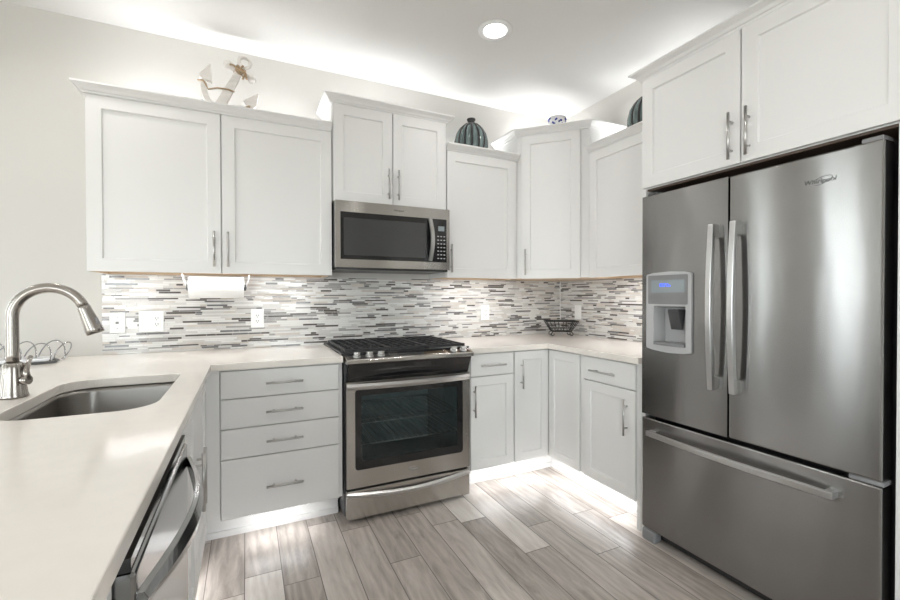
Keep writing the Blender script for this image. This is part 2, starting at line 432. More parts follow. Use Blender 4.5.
# ------------------------------------------------------------------ backsplash
def mosaic(name, axis, a0, a1, z0, z1, label, seed):
    random.seed(seed); m = MB()
    t0, t1 = 0.001, 0.008
    if axis == 'x': m.box(a0, a1, -0.0055, -t0, z0, z1)
    else: m.box(XR-0.0055, XR-t0, a0, a1, z0, z1)
    z = z0; g = 0.0009
    while z < z1-0.004:
        h = random.choice((0.0075, 0.0095, 0.0115, 0.0125)); zt = min(z+h, z1)
        a = a0-random.random()*0.12
        while a < a1:
            ln = random.choice((0.035, 0.05, 0.07, 0.09, 0.11, 0.15)); b = a+ln
            k = random.choices(range(1, 7), (34, 25, 13, 12, 9, 7))[0]
            p, q = max(a+g, a0), min(b-g, a1)
            dep = t1-random.choice((0, 0, 0.001))
            if q-p > 0.004:
                if axis == 'x': m.box(p, q, -dep, -0.0054, z+g, zt-g, k)
                else: m.box(XR-dep, XR-0.0054, p, q, z+g, zt-g, k)
            a = b
        z = zt
    o = obj(name, m, [GROUT]+T_MATS)
    tag(o, label, 'backsplash')
mosaic('tile_backsplash', 'x', -1.193, XR-0.012, 0.9145, 1.361, 'grey and white strip mosaic tile backsplash along the back wall behind the range', 3)
mosaic('tile_backsplash', 'y', -1.382, -0.012, 0.9145, 1.361, 'short strip mosaic tile backsplash on the right wall beside the refrigerator', 4)
struct('trim_1', MB().box(XR-0.0115, XR-0.002, -0.0115, -0.002, 0.9145, 1.361), TRIMW)

# ------------------------------------------------------------------ wall cabinets
UP0 = 1.362
def handle(parent, a, b, out=(0, -1, 0)):
    obj('handle', MB().pull(a, b, out), NICKEL, parent, label='brushed nickel bar handle')
def tray(x0, x1, y0, y1, z, r=0.018, h=0.020):
    m = MB().box(x0, x1, y0, y1, z+h, z+h+0.0035)
    return m.box(x0, x1, y0, y0+r, z, z+h).box(x0, x1, y1-r, y1, z, z+h).box(x0, x0+r, y0+r, y1-r, z, z+h).box(x1-r, x1, y0+r, y1-r, z, z+h)
def upper(name, label, loc, rotz, w, d, z0, ztop, doors, crown_path=None, back_gap=0.003, uside=True):
    """doors: list of (x0, x1, handle_x or None); body depth d, doors 20 mm in front"""
    t = thing(name, label, 'cabinet', (loc[0], loc[1], z0), rotz)
    obj('body', MB().box(0.001, w-0.001, -d, -back_gap, z0+0.024, ztop+0.01).box(0.001, w-0.001, -d, -d+0.0018, z0+0.002, z0+0.024).box(0.001, 0.0028, -d+0.0018, -back_gap, z0+0.002, z0+0.024), WHITE, t)
    if uside: obj('underside_panel', tray(0.003, w-0.003, -d+0.002, -back_gap-0.002, z0), MAPLE, t, label='tan wood underside')
    for x0, x1, hx in doors:
        dr = obj('door', MB().shaker(x0, x1, z0, ztop, -d-0.02), WHITE, t)
        if hx is not None: handle(dr, (hx, -d-0.02, z0+0.035), (hx, -d-0.02, z0+0.225))
    if crown_path: obj('crown_molding', MB().crown(crown_path, ztop+0.004), WHITE, t)
    return t
D = 0.305
# left two-door cabinet
w = 1.174
upper('wall_cabinet', 'wide two-door white wall cabinet at the left end over the paper towel', (-1.176, 0), 0, w, D, UP0, 2.224,
      [(0.002, 0.580, 0.548), (0.586, w-0.004, 0.614)], [(0.001, -0.006), (0.001, -D), (w-0.004, -D)])
# over the microwave
w = 0.757
upper('wall_cabinet', 'two-door white wall cabinet standing taller above the microwave', (0.0, 0), 0, w, D, 1.815, 2.404,
      [(0.004, 0.376, 0.348), (0.382, w-0.004, 0.412)], [(0.001, -0.006), (0.001, -D), (w-0.001, -D), (w-0.001, -0.006)])
# right of the microwave
w = 0.586
upper('wall_cabinet', 'single-door white wall cabinet between the microwave and the corner cabinet', (0.759, 0), 0, w, D, UP0, 2.224,
      [(0.004, w-0.03, 0.028)], [(0.001, -D), (w-0.003, -D)])
# diagonal corner cabinet
def corner_upper():
    t = thing('corner_wall_cabinet', 'tall diagonal white corner wall cabinet with one narrow door', 'cabinet', (XR, 0, UP0))
    L = 0.660; zt = 2.404; dd = D
    poly = [(-L, -0.003), (-L, -dd), (-dd, -L-0.012), (-0.003, -L-0.012), (-0.003, -0.003)]
    obj('body', MB().prism(poly, 'z', UP0+0.004, zt+0.01), WHITE, t)
    pi = [(-L+0.004, -0.005), (-L+0.004, -dd+0.003), (-dd-0.003, -L-0.008), (-0.005, -L-0.008), (-0.005, -0.005)]
    obj('underside_panel', MB().prism(pi, 'z', UP0, UP0+0.004), MAPLE, t, label='tan wood underside')
    a = Vector((-L, -dd)); b = Vector((-dd, -L-0.012)); ln = (b-a).length; ang = math.atan2((b-a).y, (b-a).x)
    M = Matrix.Translation((a.x, a.y, 0)) @ Matrix.Rotation(ang, 4, 'Z')
    m = MB().shaker(0.035, ln-0.062, UP0, zt, -0.02); m.b.transform(M)
    dr = obj('door', m, WHITE, t)
    h = MB().pull((0.068, -0.02, UP0+0.025), (0.068, -0.02, UP0+0.215), (0, -1, 0)); h.b.transform(M)
    obj('handle', h, NICKEL, dr, label='brushed nickel bar handle')
    obj('crown_molding', MB().crown([(-L+0.001, -0.006), (-L+0.001, -dd), (-dd, -L-0.011), (-0.006, -L-0.011)], zt+0.004), WHITE, t)
corner_upper()
# right wall
w = 0.706
upper('wall_cabinet', 'single-door white wall cabinet on the right wall next to the tall refrigerator cabinet', (XR, -0.674), -PI/2, w, D, UP0, 2.224,
      [(0.016, w-0.004, w-0.04)], [(0.003, -D), (w-0.003, -D)])
# over the refrigerator, with its end panels down to the floor
def fridge_cabinet():
    z0, zt, d = 1.778, 2.340, 0.63; y0 = -1.384; w = 1.012
    t = thing('refrigerator_cabinet', 'deep two-door white cabinet with crown above the refrigerator', 'cabinet', (XR, y0, 0), -PI/2)
    obj('body', MB().box(0.0, w, -d+0.02, -0.003, z0+0.006, zt+0.012), WHITE, t)
    obj('underside_panel', MB().box(0.0195, w-0.047, -d+0.022, -0.003, z0-0.004, z0+0.0055), GAPSHADE, t, label='underside coloured dark brown for the shaded gap')
    for x0, x1, hx in ((0.004, 0.489, 0.458), (0.495, 1.006, 0.527)):
        dr = obj('door', MB().shaker(x0, x1, z0+0.010, zt, -d), WHITE, t)
        handle(dr, (hx, -d, z0+0.03), (hx, -d, z0+0.225))
    obj('crown_molding', MB().crown([(0.0, -0.36), (0.0, -d+0.02), (w, -d+0.02)], zt+0.004, proj=0.055), WHITE, t)
    obj('end_panel', MB().box(0.0, 0.019, -d+0.012, -0.003, 0.0, z0+0.0055), WHITE, t)
    obj('end_panel', MB().box(w-0.046, w, -d+0.012, -0.003, 0.0, z0+0.0055), WHITE, t)
fridge_cabinet()

# ------------------------------------------------------------------ base cabinets
BZ, BT = 0.148, 0.872           # bottom and top of the fronts
DB = 0.61                       # carcass depth
def toe(t, x0, x1, y=-0.478):
    obj('toe_kick', MB().box(x0, x1, y, y+0.016, 0.0, BZ-0.004).box(x0, x1, y-0.014, y, 0.0, 0.030), WHITE, t)
def hpull(parent, cx, z, yf, ln=0.175): obj('handle', MB().pull((cx-ln/2, yf, z), (cx+ln/2, yf, z), (0, -1, 0)), NICKEL, parent, label='brushed nickel bar handle')
def drawer_base():
    w = 0.634
    t = thing('drawer_cabinet', 'white base cabinet of four drawers left of the range', 'cabinet', (-0.640, 0, 0))
    obj('body', MB().box(0.0, w, -DB, -0.01, BZ-0.003, 0.879), WHITE, t)
    obj('corner_filler', MB().box(-0.012, 0.046, -DB-0.0225, -DB, BZ, 0.879), WHITE, t)
    for z0, z1 in ((0.737, BT), (0.590, 0.733), (0.442, 0.586), (BZ, 0.438)):
        d = obj('drawer', MB().slab(0.050, w-0.020, z0, z1, -DB-0.02), WHITE, t)
        hpull(d, 0.340, (z0+z1)/2 if z1-z0 < 0.2 else (z0+z1)/2-0.008, -DB-0.02)
    toe(t, -0.05, w)
drawer_base()
def base_right():
    x = 0.774; w = 1.1-x
    t = thing('base_cabinet', 'white base cabinet with one drawer over a door, right of the range', 'cabinet', (x, 0, 0))
    obj('body', MB().box(0.0, w-0.001, -DB, -0.01, BZ-0.003, 0.879), WHITE, t)
    d = obj('drawer', MB().slab(0.006, w-0.004, 0.735, BT, -DB-0.02), WHITE, t); hpull(d, w/2-0.005, 0.800, -DB-0.02, 0.18)
    d = obj('door', MB().shaker(0.006, w-0.004, BZ, 0.729, -DB-0.02, st=0.055), WHITE, t)
    handle(d, (0.026, -DB-0.02, 0.485), (0.026, -DB-0.02, 0.68))
    toe(t, 0.0, w)
base_right()
def corner_base():
    t = thing('corner_base_cabinet', 'white corner base cabinet with two door leaves meeting in the inner corner', 'cabinet', (XR, 0, 0))
    W = XR-1.102; c = -DB
    poly = [(-W, -0.01), (-W, c), (c, c), (c, -0.932), (-0.01, -0.932), (-0.01, -0.01)]
    obj('body', MB().prism(poly, 'z', BZ-0.003, 0.879), WHITE, t)
    d = obj('door', MB().shaker(-W+0.003, c-0.022, BZ, BT, c-0.02, st=0.055), WHITE, t)
    hx = -W+0.052; handle(d, (hx, c-0.02, 0.63), (hx, c-0.02, 0.82))
    m = MB().shaker(0.0, 0.932-DB-0.026, BZ, BT, 0.0, st=0.055)
    m.b.transform(Matrix.Translation((c-0.02, c-0.022, 0)) @ Matrix.Rotation(-PI/2, 4, 'Z'))
    obj('door', m, WHITE, t)
    y = -0.478
    obj('toe_kick', MB().prism([(-W, y), (y, y), (y, -0.932), (y+0.016, -0.932), (y+0.016, y+0.016), (-W, y+0.016)], 'z', 0, BZ-0.004)
        .prism([(-W, y-0.014), (y-0.014, y-0.014), (y-0.014, -0.932), (y, -0.932), (y, y), (-W, y)], 'z', 0, 0.03), WHITE, t)
corner_base()
def base_far_right():
    w = 1.382-0.934
    t = thing('base_cabinet', 'white base cabinet with one drawer over a door, beside the refrigerator', 'cabinet', (XR, -0.934, 0), -PI/2)
    obj('body', MB().box(0.0, w-0.001, -DB, -0.01, BZ-0.003, 0.879), WHITE, t)
    obj('filler', MB().box(0.0, 0.028, -DB-0.012, -DB, BZ, BT).box(w-0.03, w-0.001, -DB-0.008, -DB, 0.0, 0.879), WHITE, t)
    d = obj('drawer', MB().slab(0.032, w-0.034, 0.735, BT, -DB-0.02), WHITE, t); hpull(d, 0.200, 0.797, -DB-0.02, 0.19)
    d = obj('door', MB().shaker(0.032, w-0.034, BZ, 0.729, -DB-0.02, st=0.055), WHITE, t)
    handle(d, (0.362, -DB-0.02, 0.485), (0.362, -DB-0.02, 0.68))
    toe(t, 0.0, w-0.031)
base_far_right()
PX = -0.645                     # peninsula front plane
def peninsula_base(name, label, y0, y1, depth=0.64, hollow=False, hpos=None, filler=0.0):
    """faces +x, runs from y0 (far) to y1 (near)"""
    w = y0-y1
    t = thing(name, label, 'cabinet', (PX+0.02-0.02, y1, 0), PI/2)
    f = 0.02
    if hollow:
        m = MB().box(0, 0.018, f, depth, BZ-0.003, 0.879).box(w-0.018, w, f, depth, BZ-0.003, 0.879)
        m.box(0.018, w-0.018, f, depth, BZ-0.003, BZ+0.015).box(0.018, w-0.018, depth-0.012, depth, BZ+0.015, 0.879)
        m.box(0.018, w-0.018, f, f+0.018, BZ+0.015, 0.66)
    else: m = MB().box(0, w, f, depth, BZ-0.003, 0.879)
    obj('body', m, WHITE, t)
    if filler: obj('corner_filler', MB().box(w-filler, w, 0.008, f, BZ, 0.879), WHITE, t)
    if hollow:
        c = (w-filler)/2
        d = obj('door', MB().shaker(0.003, c-0.002, BZ, BT, 0.0), WHITE, t); handle(d, (c-0.035, 0, 0.46), (c-0.035, 0, 0.67))
        d = obj('door', MB().shaker(c+0.002, w-filler-0.003, BZ, BT, 0.0), WHITE, t); handle(d, (c+0.035, 0, 0.46), (c+0.035, 0, 0.67))
    else: obj('door', MB().shaker(0.003, w-filler-0.003, BZ, BT, 0.0), WHITE, t)
    obj('toe_kick', MB().box(0, w+(0.07 if hollow else 0), 0.07, 0.086, 0, BZ-0.004).box(0, w+(0.07 if hollow else 0), 0.056, 0.07, 0, 0.03), WHITE, t)
    return t
peninsula_base('sink_base_cabinet', 'white sink base cabinet under the peninsula between the drawers and the dishwasher', -0.634, -1.614, hollow=True, filler=0.062)
peninsula_base('base_cabinet', 'white end cabinet of the peninsula on the near side of the dishwasher', -2.229, -2.70)
obj_back = MB().box(-1.315, -1.297, -2.70, -0.02, 0.0, 0.879)
o = obj('peninsula_back_panel', obj_back, WHITE); tag(o, 'white back panel closing the far side of the peninsula under the counter', 'panel')

# ------------------------------------------------------------------ countertops and sink
CT0, CT = 0.880, 0.914
def rounded_rect(x0, x1, y0, y1, r, n=8):
    P = []
    for cx, cy, a0, rr in ((x1-r[0], y1-r[0], 0, r[0]), (x0+r[1], y1-r[1], 90, r[1]), (x0+r[2], y0+r[2], 180, r[2]), (x1-r[3], y0+r[3], 270, r[3])):
        for k in range(n+1):
            t = math.radians(a0+90*k/n); P.append((cx+rr*math.cos(t), cy+rr*math.sin(t)))
    return P
SX0, SX1, SY0, SY1 = -1.095, -0.722, -1.468, -0.852
def sink_outline(g=0.0): return rounded_rect(SX0-g, SX1+g, SY0-g, SY1+g, (0.04+g, 0.10+g, 0.10+g, 0.10+g))
def slab_with_hole(outer, hole):
    b = bmesh.new(); es = []
    for loop in ([outer, hole] if hole else [outer]):
        v = [b.verts.new((p[0], p[1], CT0)) for p in loop]
        es += [b.edges.new((v[i], v[(i+1) % len(v)])) for i in range(len(v))]
    bmesh.ops.triangle_fill(b, edges=es, use_beauty=True)
    g = bmesh.ops.extrude_face_region(b, geom=b.faces[:])
    bmesh.ops.translate(b, verts=[v for v in g['geom'] if isinstance(v, bmesh.types.BMVert)], vec=(0, 0, CT-CT0))
    m = MB(); m.b.free(); m.b = b
    return m
o = obj('countertop', slab_with_hole([(-1.72, -0.002), (-1.72, -2.76), (-0.626, -2.76), (-0.626, -0.648), (-0.006, -0.648), (-0.006, -0.002)], sink_outline()), QUARTZ, bevel=0.003)
tag(o, 'cream quartz peninsula countertop with the sink cut into it', 'countertop')
o = obj('countertop', slab_with_hole([(0.772, -0.002), (0.772, -0.648), (XR-0.648, -0.648), (XR-0.648, -1.383), (XR-0.002, -1.383), (XR-0.002, -0.002)], None), QUARTZ, bevel=0.003)
tag(o, 'white quartz corner countertop running from the range to the refrigerator', 'countertop')
def sink():
    t = thing('sink', 'undermount stainless steel single bowl sink in the peninsula counter', 'sink', ((SX0+SX1)/2, (SY0+SY1)/2, 0.68))
    cx, cy = (SX0+SX1)/2, (SY0+SY1)/2
    b = bmesh.new()
    def loop(g, z): return [b.verts.new((x-cx, y-cy, z)) for x, y in sink_outline(g)]
    L = [loop(0.022, 0.8795), loop(0.006, 0.8795), loop(0.003, 0.86), loop(-0.004, 0.72), loop(-0.012, 0.70), loop(-0.035, 0.690)]
    for A, B in zip(L, L[1:]):
        n = len(A)
        for k in range(n): f = b.faces.new((A[k], A[(k+1) % n], B[(k+1) % n], B[k])); f.smooth = True
    b.faces.new(L[-1])
    m = MB(); m.b.free(); m.b = b
    o = obj('basin', m, SINKM, t); so = o.modifiers.new('thickness', 'SOLIDIFY'); so.thickness = 0.0012; so.offset = 0
    obj('drain', MB().lathe([(0.045, 0.6905), (0.045, 0.693), (0.036, 0.693), (0.032, 0.6915), (0.006, 0.6915)], (0, 0, 0), 24), BRIGHT, t)
sink()
def faucet():
    fx, fy = -1.154, -1.118
    t = thing('kitchen_faucet', 'tall brushed nickel gooseneck faucet behind the sink', 'faucet', (fx, fy, CT), math.radians(-4))
    obj('base', MB().lathe([(0.036, CT), (0.037, CT+0.004), (0.0345, CT+0.012), (0.030, CT+0.05), (0.0255, CT+0.095), (0.0225, CT+0.110), (0.0185, CT+0.113)], n=96, rib=14, amp=0.10), FAUCET, t)
    R = 0.095; zc = 1.172
    pts = [(0, 0, CT+0.10), (0, 0, 1.05), (0, 0, 1.12)]+[(R-R*math.cos(math.radians(a)), 0, zc+R*math.sin(math.radians(a))) for a in range(0, 162, 8)]
    obj('spout', MB().tube(pts, 0.0163, 20), FAUCET, t)
    a = math.radians(160); p = Vector((R-R*math.cos(a), 0, zc+R*math.sin(a))); d = Vector((math.sin(a), 0, math.cos(a))).normalized()
    sp = obj('spray_head', MB().tube([p-d*0.002, p+d*0.004, p+d*0.012, p+d*0.082, p+d*0.096, p+d*0.098], [0.0175, 0.019, 0.019, 0.0255, 0.0255, 0.021], 24), FAUCET, t)
    q = p+d*0.055
    obj('button', MB().tube([q+Vector((0.016, -0.006, 0.012)), q+Vector((0.022, -0.008, -0.006)), q+Vector((0.022, -0.008, -0.014))], [0.006, 0.008, 0.005], 10), GREYP, sp, label='dark spray button')
    z = CT+0.055
    lv = MB().cyl((0.018, -0.004, z), (0.046, -0.012, z), 0.0155, 0.0145, 18)
    lv.tube([(0.042, -0.012, z), (0.037, -0.010, z+0.03), (0.030, 0.02, z+0.055), (0.026, 0.045, z+0.068)], [0.010, 0.009, 0.008, 0.007], 10)
    obj('lever', lv, FAUCET, t)
faucet()

# ------------------------------------------------------------------ range
def kitchen_range():
    W = 0.762
    t = thing('range', 'stainless steel slide-in gas range between the base cabinets', 'range', (0.002, 0, 0))
    yb, yf = -0.03, -0.612
    m = MB().box(0.003, 0.03, yf, yb, 0.03, 0.905).box(W-0.03, W-0.003, yf, yb, 0.03, 0.905).box(0.03, W-0.03, yb-0.02, yb, 0.03, 0.905)
    m.box(0.03, W-0.03, yf, yb-0.02, 0.03, 0.20).box(0.03, W-0.03, yf, yb-0.02, 0.79, 0.905)
    obj('body', m, DKGREY, t)
    m = MB().box(0.0305, 0.04, yf, yb-0.025, 0.201, 0.789).box(W-0.04, W-0.0305, yf, yb-0.025, 0.201, 0.789).box(0.04, W-0.04, yb-0.035, yb-0.021, 0.201, 0.789)
    m.box(0.04, W-0.04, yf, yb-0.035, 0.201, 0.21).box(0.04, W-0.04, yf, yb-0.035, 0.78, 0.789)
    obj('oven_cavity', m, OVENIN, t)
    for z in (0.40, 0.52):
        r = MB(); r.tube([(0.05, yf+0.03, z), (W-0.05, yf+0.03, z), (W-0.05, yb-0.06, z), (0.05, yb-0.06, z)], 0.003, 8, closed=True)
        for k in range(1, 18): x = 0.05+(W-0.1)*k/18; r.cyl((x, yf+0.03, z), (x, yb-0.06, z), 0.0018, n=6)
        obj('oven_rack', r, BRIGHT, t)
    for x in (0.06, W-0.06):
        for y in (yf+0.05, yb-0.06): obj('foot', MB().cyl((x, y, 0), (x, y, 0.031), 0.016), BLACKP, t)
    # storage drawer
    dw = obj('storage_drawer', MB().box(0.006, W-0.006, -0.652, yf-0.002, 0.022, 0.178), STEEL2, t, bevel=0.003)
    n = 24; pts = []
    for k in range(n+1):
        u = k/n; s = math.sin(PI*u); pts.append((0.008+(W-0.016)*u, -0.651-0.016*s, 0.158-0.026*s))
    obj('drawer_lip', MB().ribbon(pts, lambda i: [(0, 0.002, -0.014), (0, -0.010, -0.009), (0, -0.012, 0.006), (0, 0.002, 0.016)]), BRIGHT, dw, smooth=False)
    # oven door : steel frame around a black glass
    z0, z1 = 0.192, 0.770; y0, y1 = -0.654, yf-0.002
    wx0, wx1, wz0, wz1 = 0.053, W-0.053, 0.288, 0.728
    m = MB()
    b = m.b; n = 5
    inner = rounded_rect(wx0, wx1, wz0, wz1, (0.018,)*4, n)
    outer = [(0.006, z0), (W-0.006, z0), (W-0.006, z1), (0.006, z1)]
    vo = [b.verts.new((x, y0, z)) for x, z in outer]; vi = [b.verts.new((x, y0, z)) for x, z in inner]
    es = [b.edges.new((l[i], l[(i+1) % len(l)])) for l in (vo, vi) for i in range(len(l))]
    bmesh.ops.triangle_fill(b, edges=es, use_beauty=True)
    g = bmesh.ops.extrude_face_region(b, geom=b.faces[:])
    bmesh.ops.translate(b, verts=[v for v in g['geom'] if isinstance(v, bmesh.types.BMVert)], vec=(0, y1-y0, 0))
    door = obj('oven_door', m, STEEL2, t)
    # black border and clear middle of the window
    i1 = rounded_rect(wx0+0.001, wx1-0.001, wz0+0.001, wz1-0.001, (0.018,)*4, n); i2 = rounded_rect(wx0+0.035, wx1-0.035, wz0+0.045, wz1-0.035, (0.008,)*4, n)
    m = MB(); b = m.b
    va = [b.verts.new((x, y0+0.003, z)) for x, z in i1]; vb = [b.verts.new((x, y0+0.003, z)) for x, z in i2]
    es = [b.edges.new((l[i], l[(i+1) % len(l)])) for l in (va, vb) for i in range(len(l))]
    bmesh.ops.triangle_fill(b, edges=es, use_beauty=True)
    g = bmesh.ops.extrude_face_region(b, geom=b.faces[:])
    bmesh.ops.translate(b, verts=[v for v in g['geom'] if isinstance(v, bmesh.types.BMVert)], vec=(0, 0.006, 0))
    obj('window_border', m, BLACKG, door)
    obj('window', MB().prism(i2, 'y', y0+0.0032, y0+0.0075), OVENGL, door)
    pts = []
    n = 24
    for k in range(n+1):
        u = k/n; s = math.sin(PI*u)**0.7 if 0 < u < 1 else 0; pts.append((0.008+(W-0.016)*u, y0-0.006-0.040*s, 0.748+0.002*s))
    hd = MB().ribbon(pts, lambda i: [(0, 0.008, -0.016), (0, -0.004, -0.017), (0, -0.010, 0.0), (0, -0.004, 0.015), (0, 0.008, 0.014)])
    obj('handle', hd, BRIGHT, door, label='bright bowed handle across the oven door')
    em = MB(); lettering(em, 'Whirlpool', 0.013, 0.385, y0-0.0006, 0.243, 0.25); em.tube([(0.385+0.022*math.cos(a*PI/12), y0-0.001, 0.247+0.010*math.sin(a*PI/12)) for a in range(3, 22)], 0.0009, 6)
    obj('badge', em, NICKEL, door, label='small embossed maker badge')
    # black concave fascia under the control shelf
    prof = [(-0.612, 0.772), (-0.640, 0.772), (-0.650, 0.790), (-0.664, 0.826), (-0.684, 0.862), (-0.690, 0.876), (-0.612, 0.876)]
    obj('front_fascia', MB().prism(prof, 'x', 0.012, W-0.012), BLACKG, t)
    prof = [(-0.60, 0.873), (-0.692, 0.873), (-0.701, 0.878), (-0.701, 0.894), (-0.694, 0.899), (-0.60, 0.922)]
    cp = obj('control_panel', MB().prism(prof, 'x', 0.001, W-0.001), STEEL2, t, bevel=0.002)
    sl = (0.922-0.899)/(0.094)
    def slope(x0, x1, ya, yb_, up=0.0012):
        za, zb = 0.899+sl*(ya+0.694)*1+up, 0.899+sl*(yb_+0.694)+up
        return MB().faces([(x0, ya, za), (x1, ya, za), (x1, yb_, zb), (x0, yb_, zb), (x0, ya, za-0.004), (x1, ya, za-0.004), (x1, yb_, zb-0.004), (x0, yb_, zb-0.004)],
                          [(0,1,2,3), (4,7,6,5), (0,4,5,1), (1,5,6,2), (2,6,7,3), (3,7,4,0)])
    obj('touch_strip', slope(0.30, 0.585, -0.676, -0.612), BLACKG, cp, label='black glass display strip')
    obj('knob_plate', slope(0.022, 0.245, -0.682, -0.606), BLACKG, cp, label='black plate under the left knobs')
    obj('knob_plate', slope(0.605, 0.745, -0.682, -0.606), BLACKG, cp, label='black plate under the right knobs')
    for x in (0.062, 0.132, 0.196, 0.645, 0.708):
        y = -0.660; z = 0.899+sl*(y+0.694); nx = Vector((0, -0.30, 0.95)).normalized(); c = Vector((x, y, z))
        k = MB().cyl(c, c+nx*0.010, 0.022, 0.021, 20); k.cyl(c+nx*0.008, c+nx*0.022, 0.016, 0.014, 20)
        r = Vector((1, 0, 0)); k.cyl(c+nx*0.022-r*0.017, c+nx*0.022+r*0.017, 0.006, n=8)
        obj('knob', k, BRIGHT, t)
    obj('cooktop', MB().box(-0.010, W+0.010, -0.618, -0.022, 0.9155, 0.925), BLACKP, t, bevel=0.002)
    for cx, cy, r in ((0.16, -0.47, 0.045), (0.16, -0.17, 0.036), (0.60, -0.47, 0.05), (0.60, -0.17, 0.036), (0.38, -0.32, 0.04)):
        obj('burner', MB().lathe([(r, 0.925), (r, 0.929), (r*0.8, 0.930), (r*0.78, 0.933), (r*0.1, 0.934)], (cx, cy, 0), 24), BLACKP, t)
    def grate(x0, x1):
        g = MB(); y0, y1, z = -0.600, -0.040, 0.943; h = 0.007
        def bar(xa, xb, ya, yb_): g.box(xa, xb, ya, yb_, z-0.014, z)
        bar(x0, x1, y0, y0+0.012); bar(x0, x1, y1-0.012, y1); bar(x0, x0+0.012, y0+0.012, y1-0.012); bar(x1-0.012, x1, y0+0.012, y1-0.012)
        n = 5 if x1-x0 > 0.2 else 3
        for k in range(1, n): xm = x0+(x1-x0)*k/n; bar(xm-h/2, xm+h/2, y0+0.012, y1-0.012)
        for q in (0.17, 0.34, 0.5, 0.66, 0.83): ym = y0+(y1-y0)*q; bar(x0+0.012, x1-0.012, ym-h/2, ym+h/2)
        for xx in (x0+0.006, x1-0.006):
            for yy in (y0+0.006, y1-0.006, (y0+y1)/2): g.box(xx-0.006, xx+0.006, yy-0.006, yy+0.006, 0.925, z-0.014)
        obj('grate', g, IRON, t)
    grate(0.012, 0.262); grate(0.266, 0.496); grate(0.500, 0.750)
kitchen_range()

# ------------------------------------------------------------------ microwave
def microwave():
    W = 0.744; z0, z1 = 1.403, 1.806; yf = -0.396
    t = thing('microwave', 'stainless steel over-the-range microwave under the cabinet', 'microwave', (0.002, 0, z0))
    obj('body', MB().box(0.002, W-0.002, -0.365, -0.01, z0+0.012, z1), DKGREY, t)
    obj('vent_base', MB().box(0.006, W-0.006, -0.375, -0.012, z0-0.006, z0+0.012), BLACKP, t)
    m = MB().box(0, W, yf, -0.366, 1.740, z1).box(0, W, yf, -0.366, z0+0.006, 1.458).box(0, 0.030, yf, -0.366, 1.458, 1.740).box(W-0.022, W, yf, -0.366, 1.458, 1.740)
    fr = obj('front_frame', m, STEEL2, t)
    dr = obj('door', MB().box(0.031, 0.610, yf+0.001, -0.366, 1.459, 1.739), BLACKG, t)
    obj('window', MB().prism(rounded_rect(0.048, 0.572, 1.482, 1.706, (0.006,)*4, 4), 'y', yf-0.0005, yf+0.004), MWGLASS, dr, label='grey see-through window')
    pts = [(0.602+0.006*math.sin(PI*k/14), yf-0.004-0.030*math.sin(PI*k/14), 1.463+0.274*k/14) for k in range(15)]
    obj('handle', MB().ribbon(pts, lambda i: [(-0.013, 0.004, 0), (-0.012, -0.010, 0), (0.012, -0.010, 0), (0.013, 0.004, 0)]), BRIGHT, dr)
    cp = obj('control_panel', MB().box(0.612, W-0.023, yf+0.0005, -0.366, 1.459, 1.739), BLACKG, t)
    obj('display', MB().box(0.662, 0.706, yf-0.0012, yf+0.0006, 1.662, 1.694), LCD, cp)
    for r in range(7):
        for c in range(3):
            x = 0.656+c*0.022; z = 1.630-r*0.024
            obj('button', MB().box(x, x+0.012, yf-0.0008, yf+0.0006, z-0.006, z), LGREYP, cp)
    em = MB(); lettering(em, 'Whirlpool', 0.016, 0.39, yf-0.0005, 1.772, 0.2)
    obj('badge', em, BLACKP, fr)
microwave()

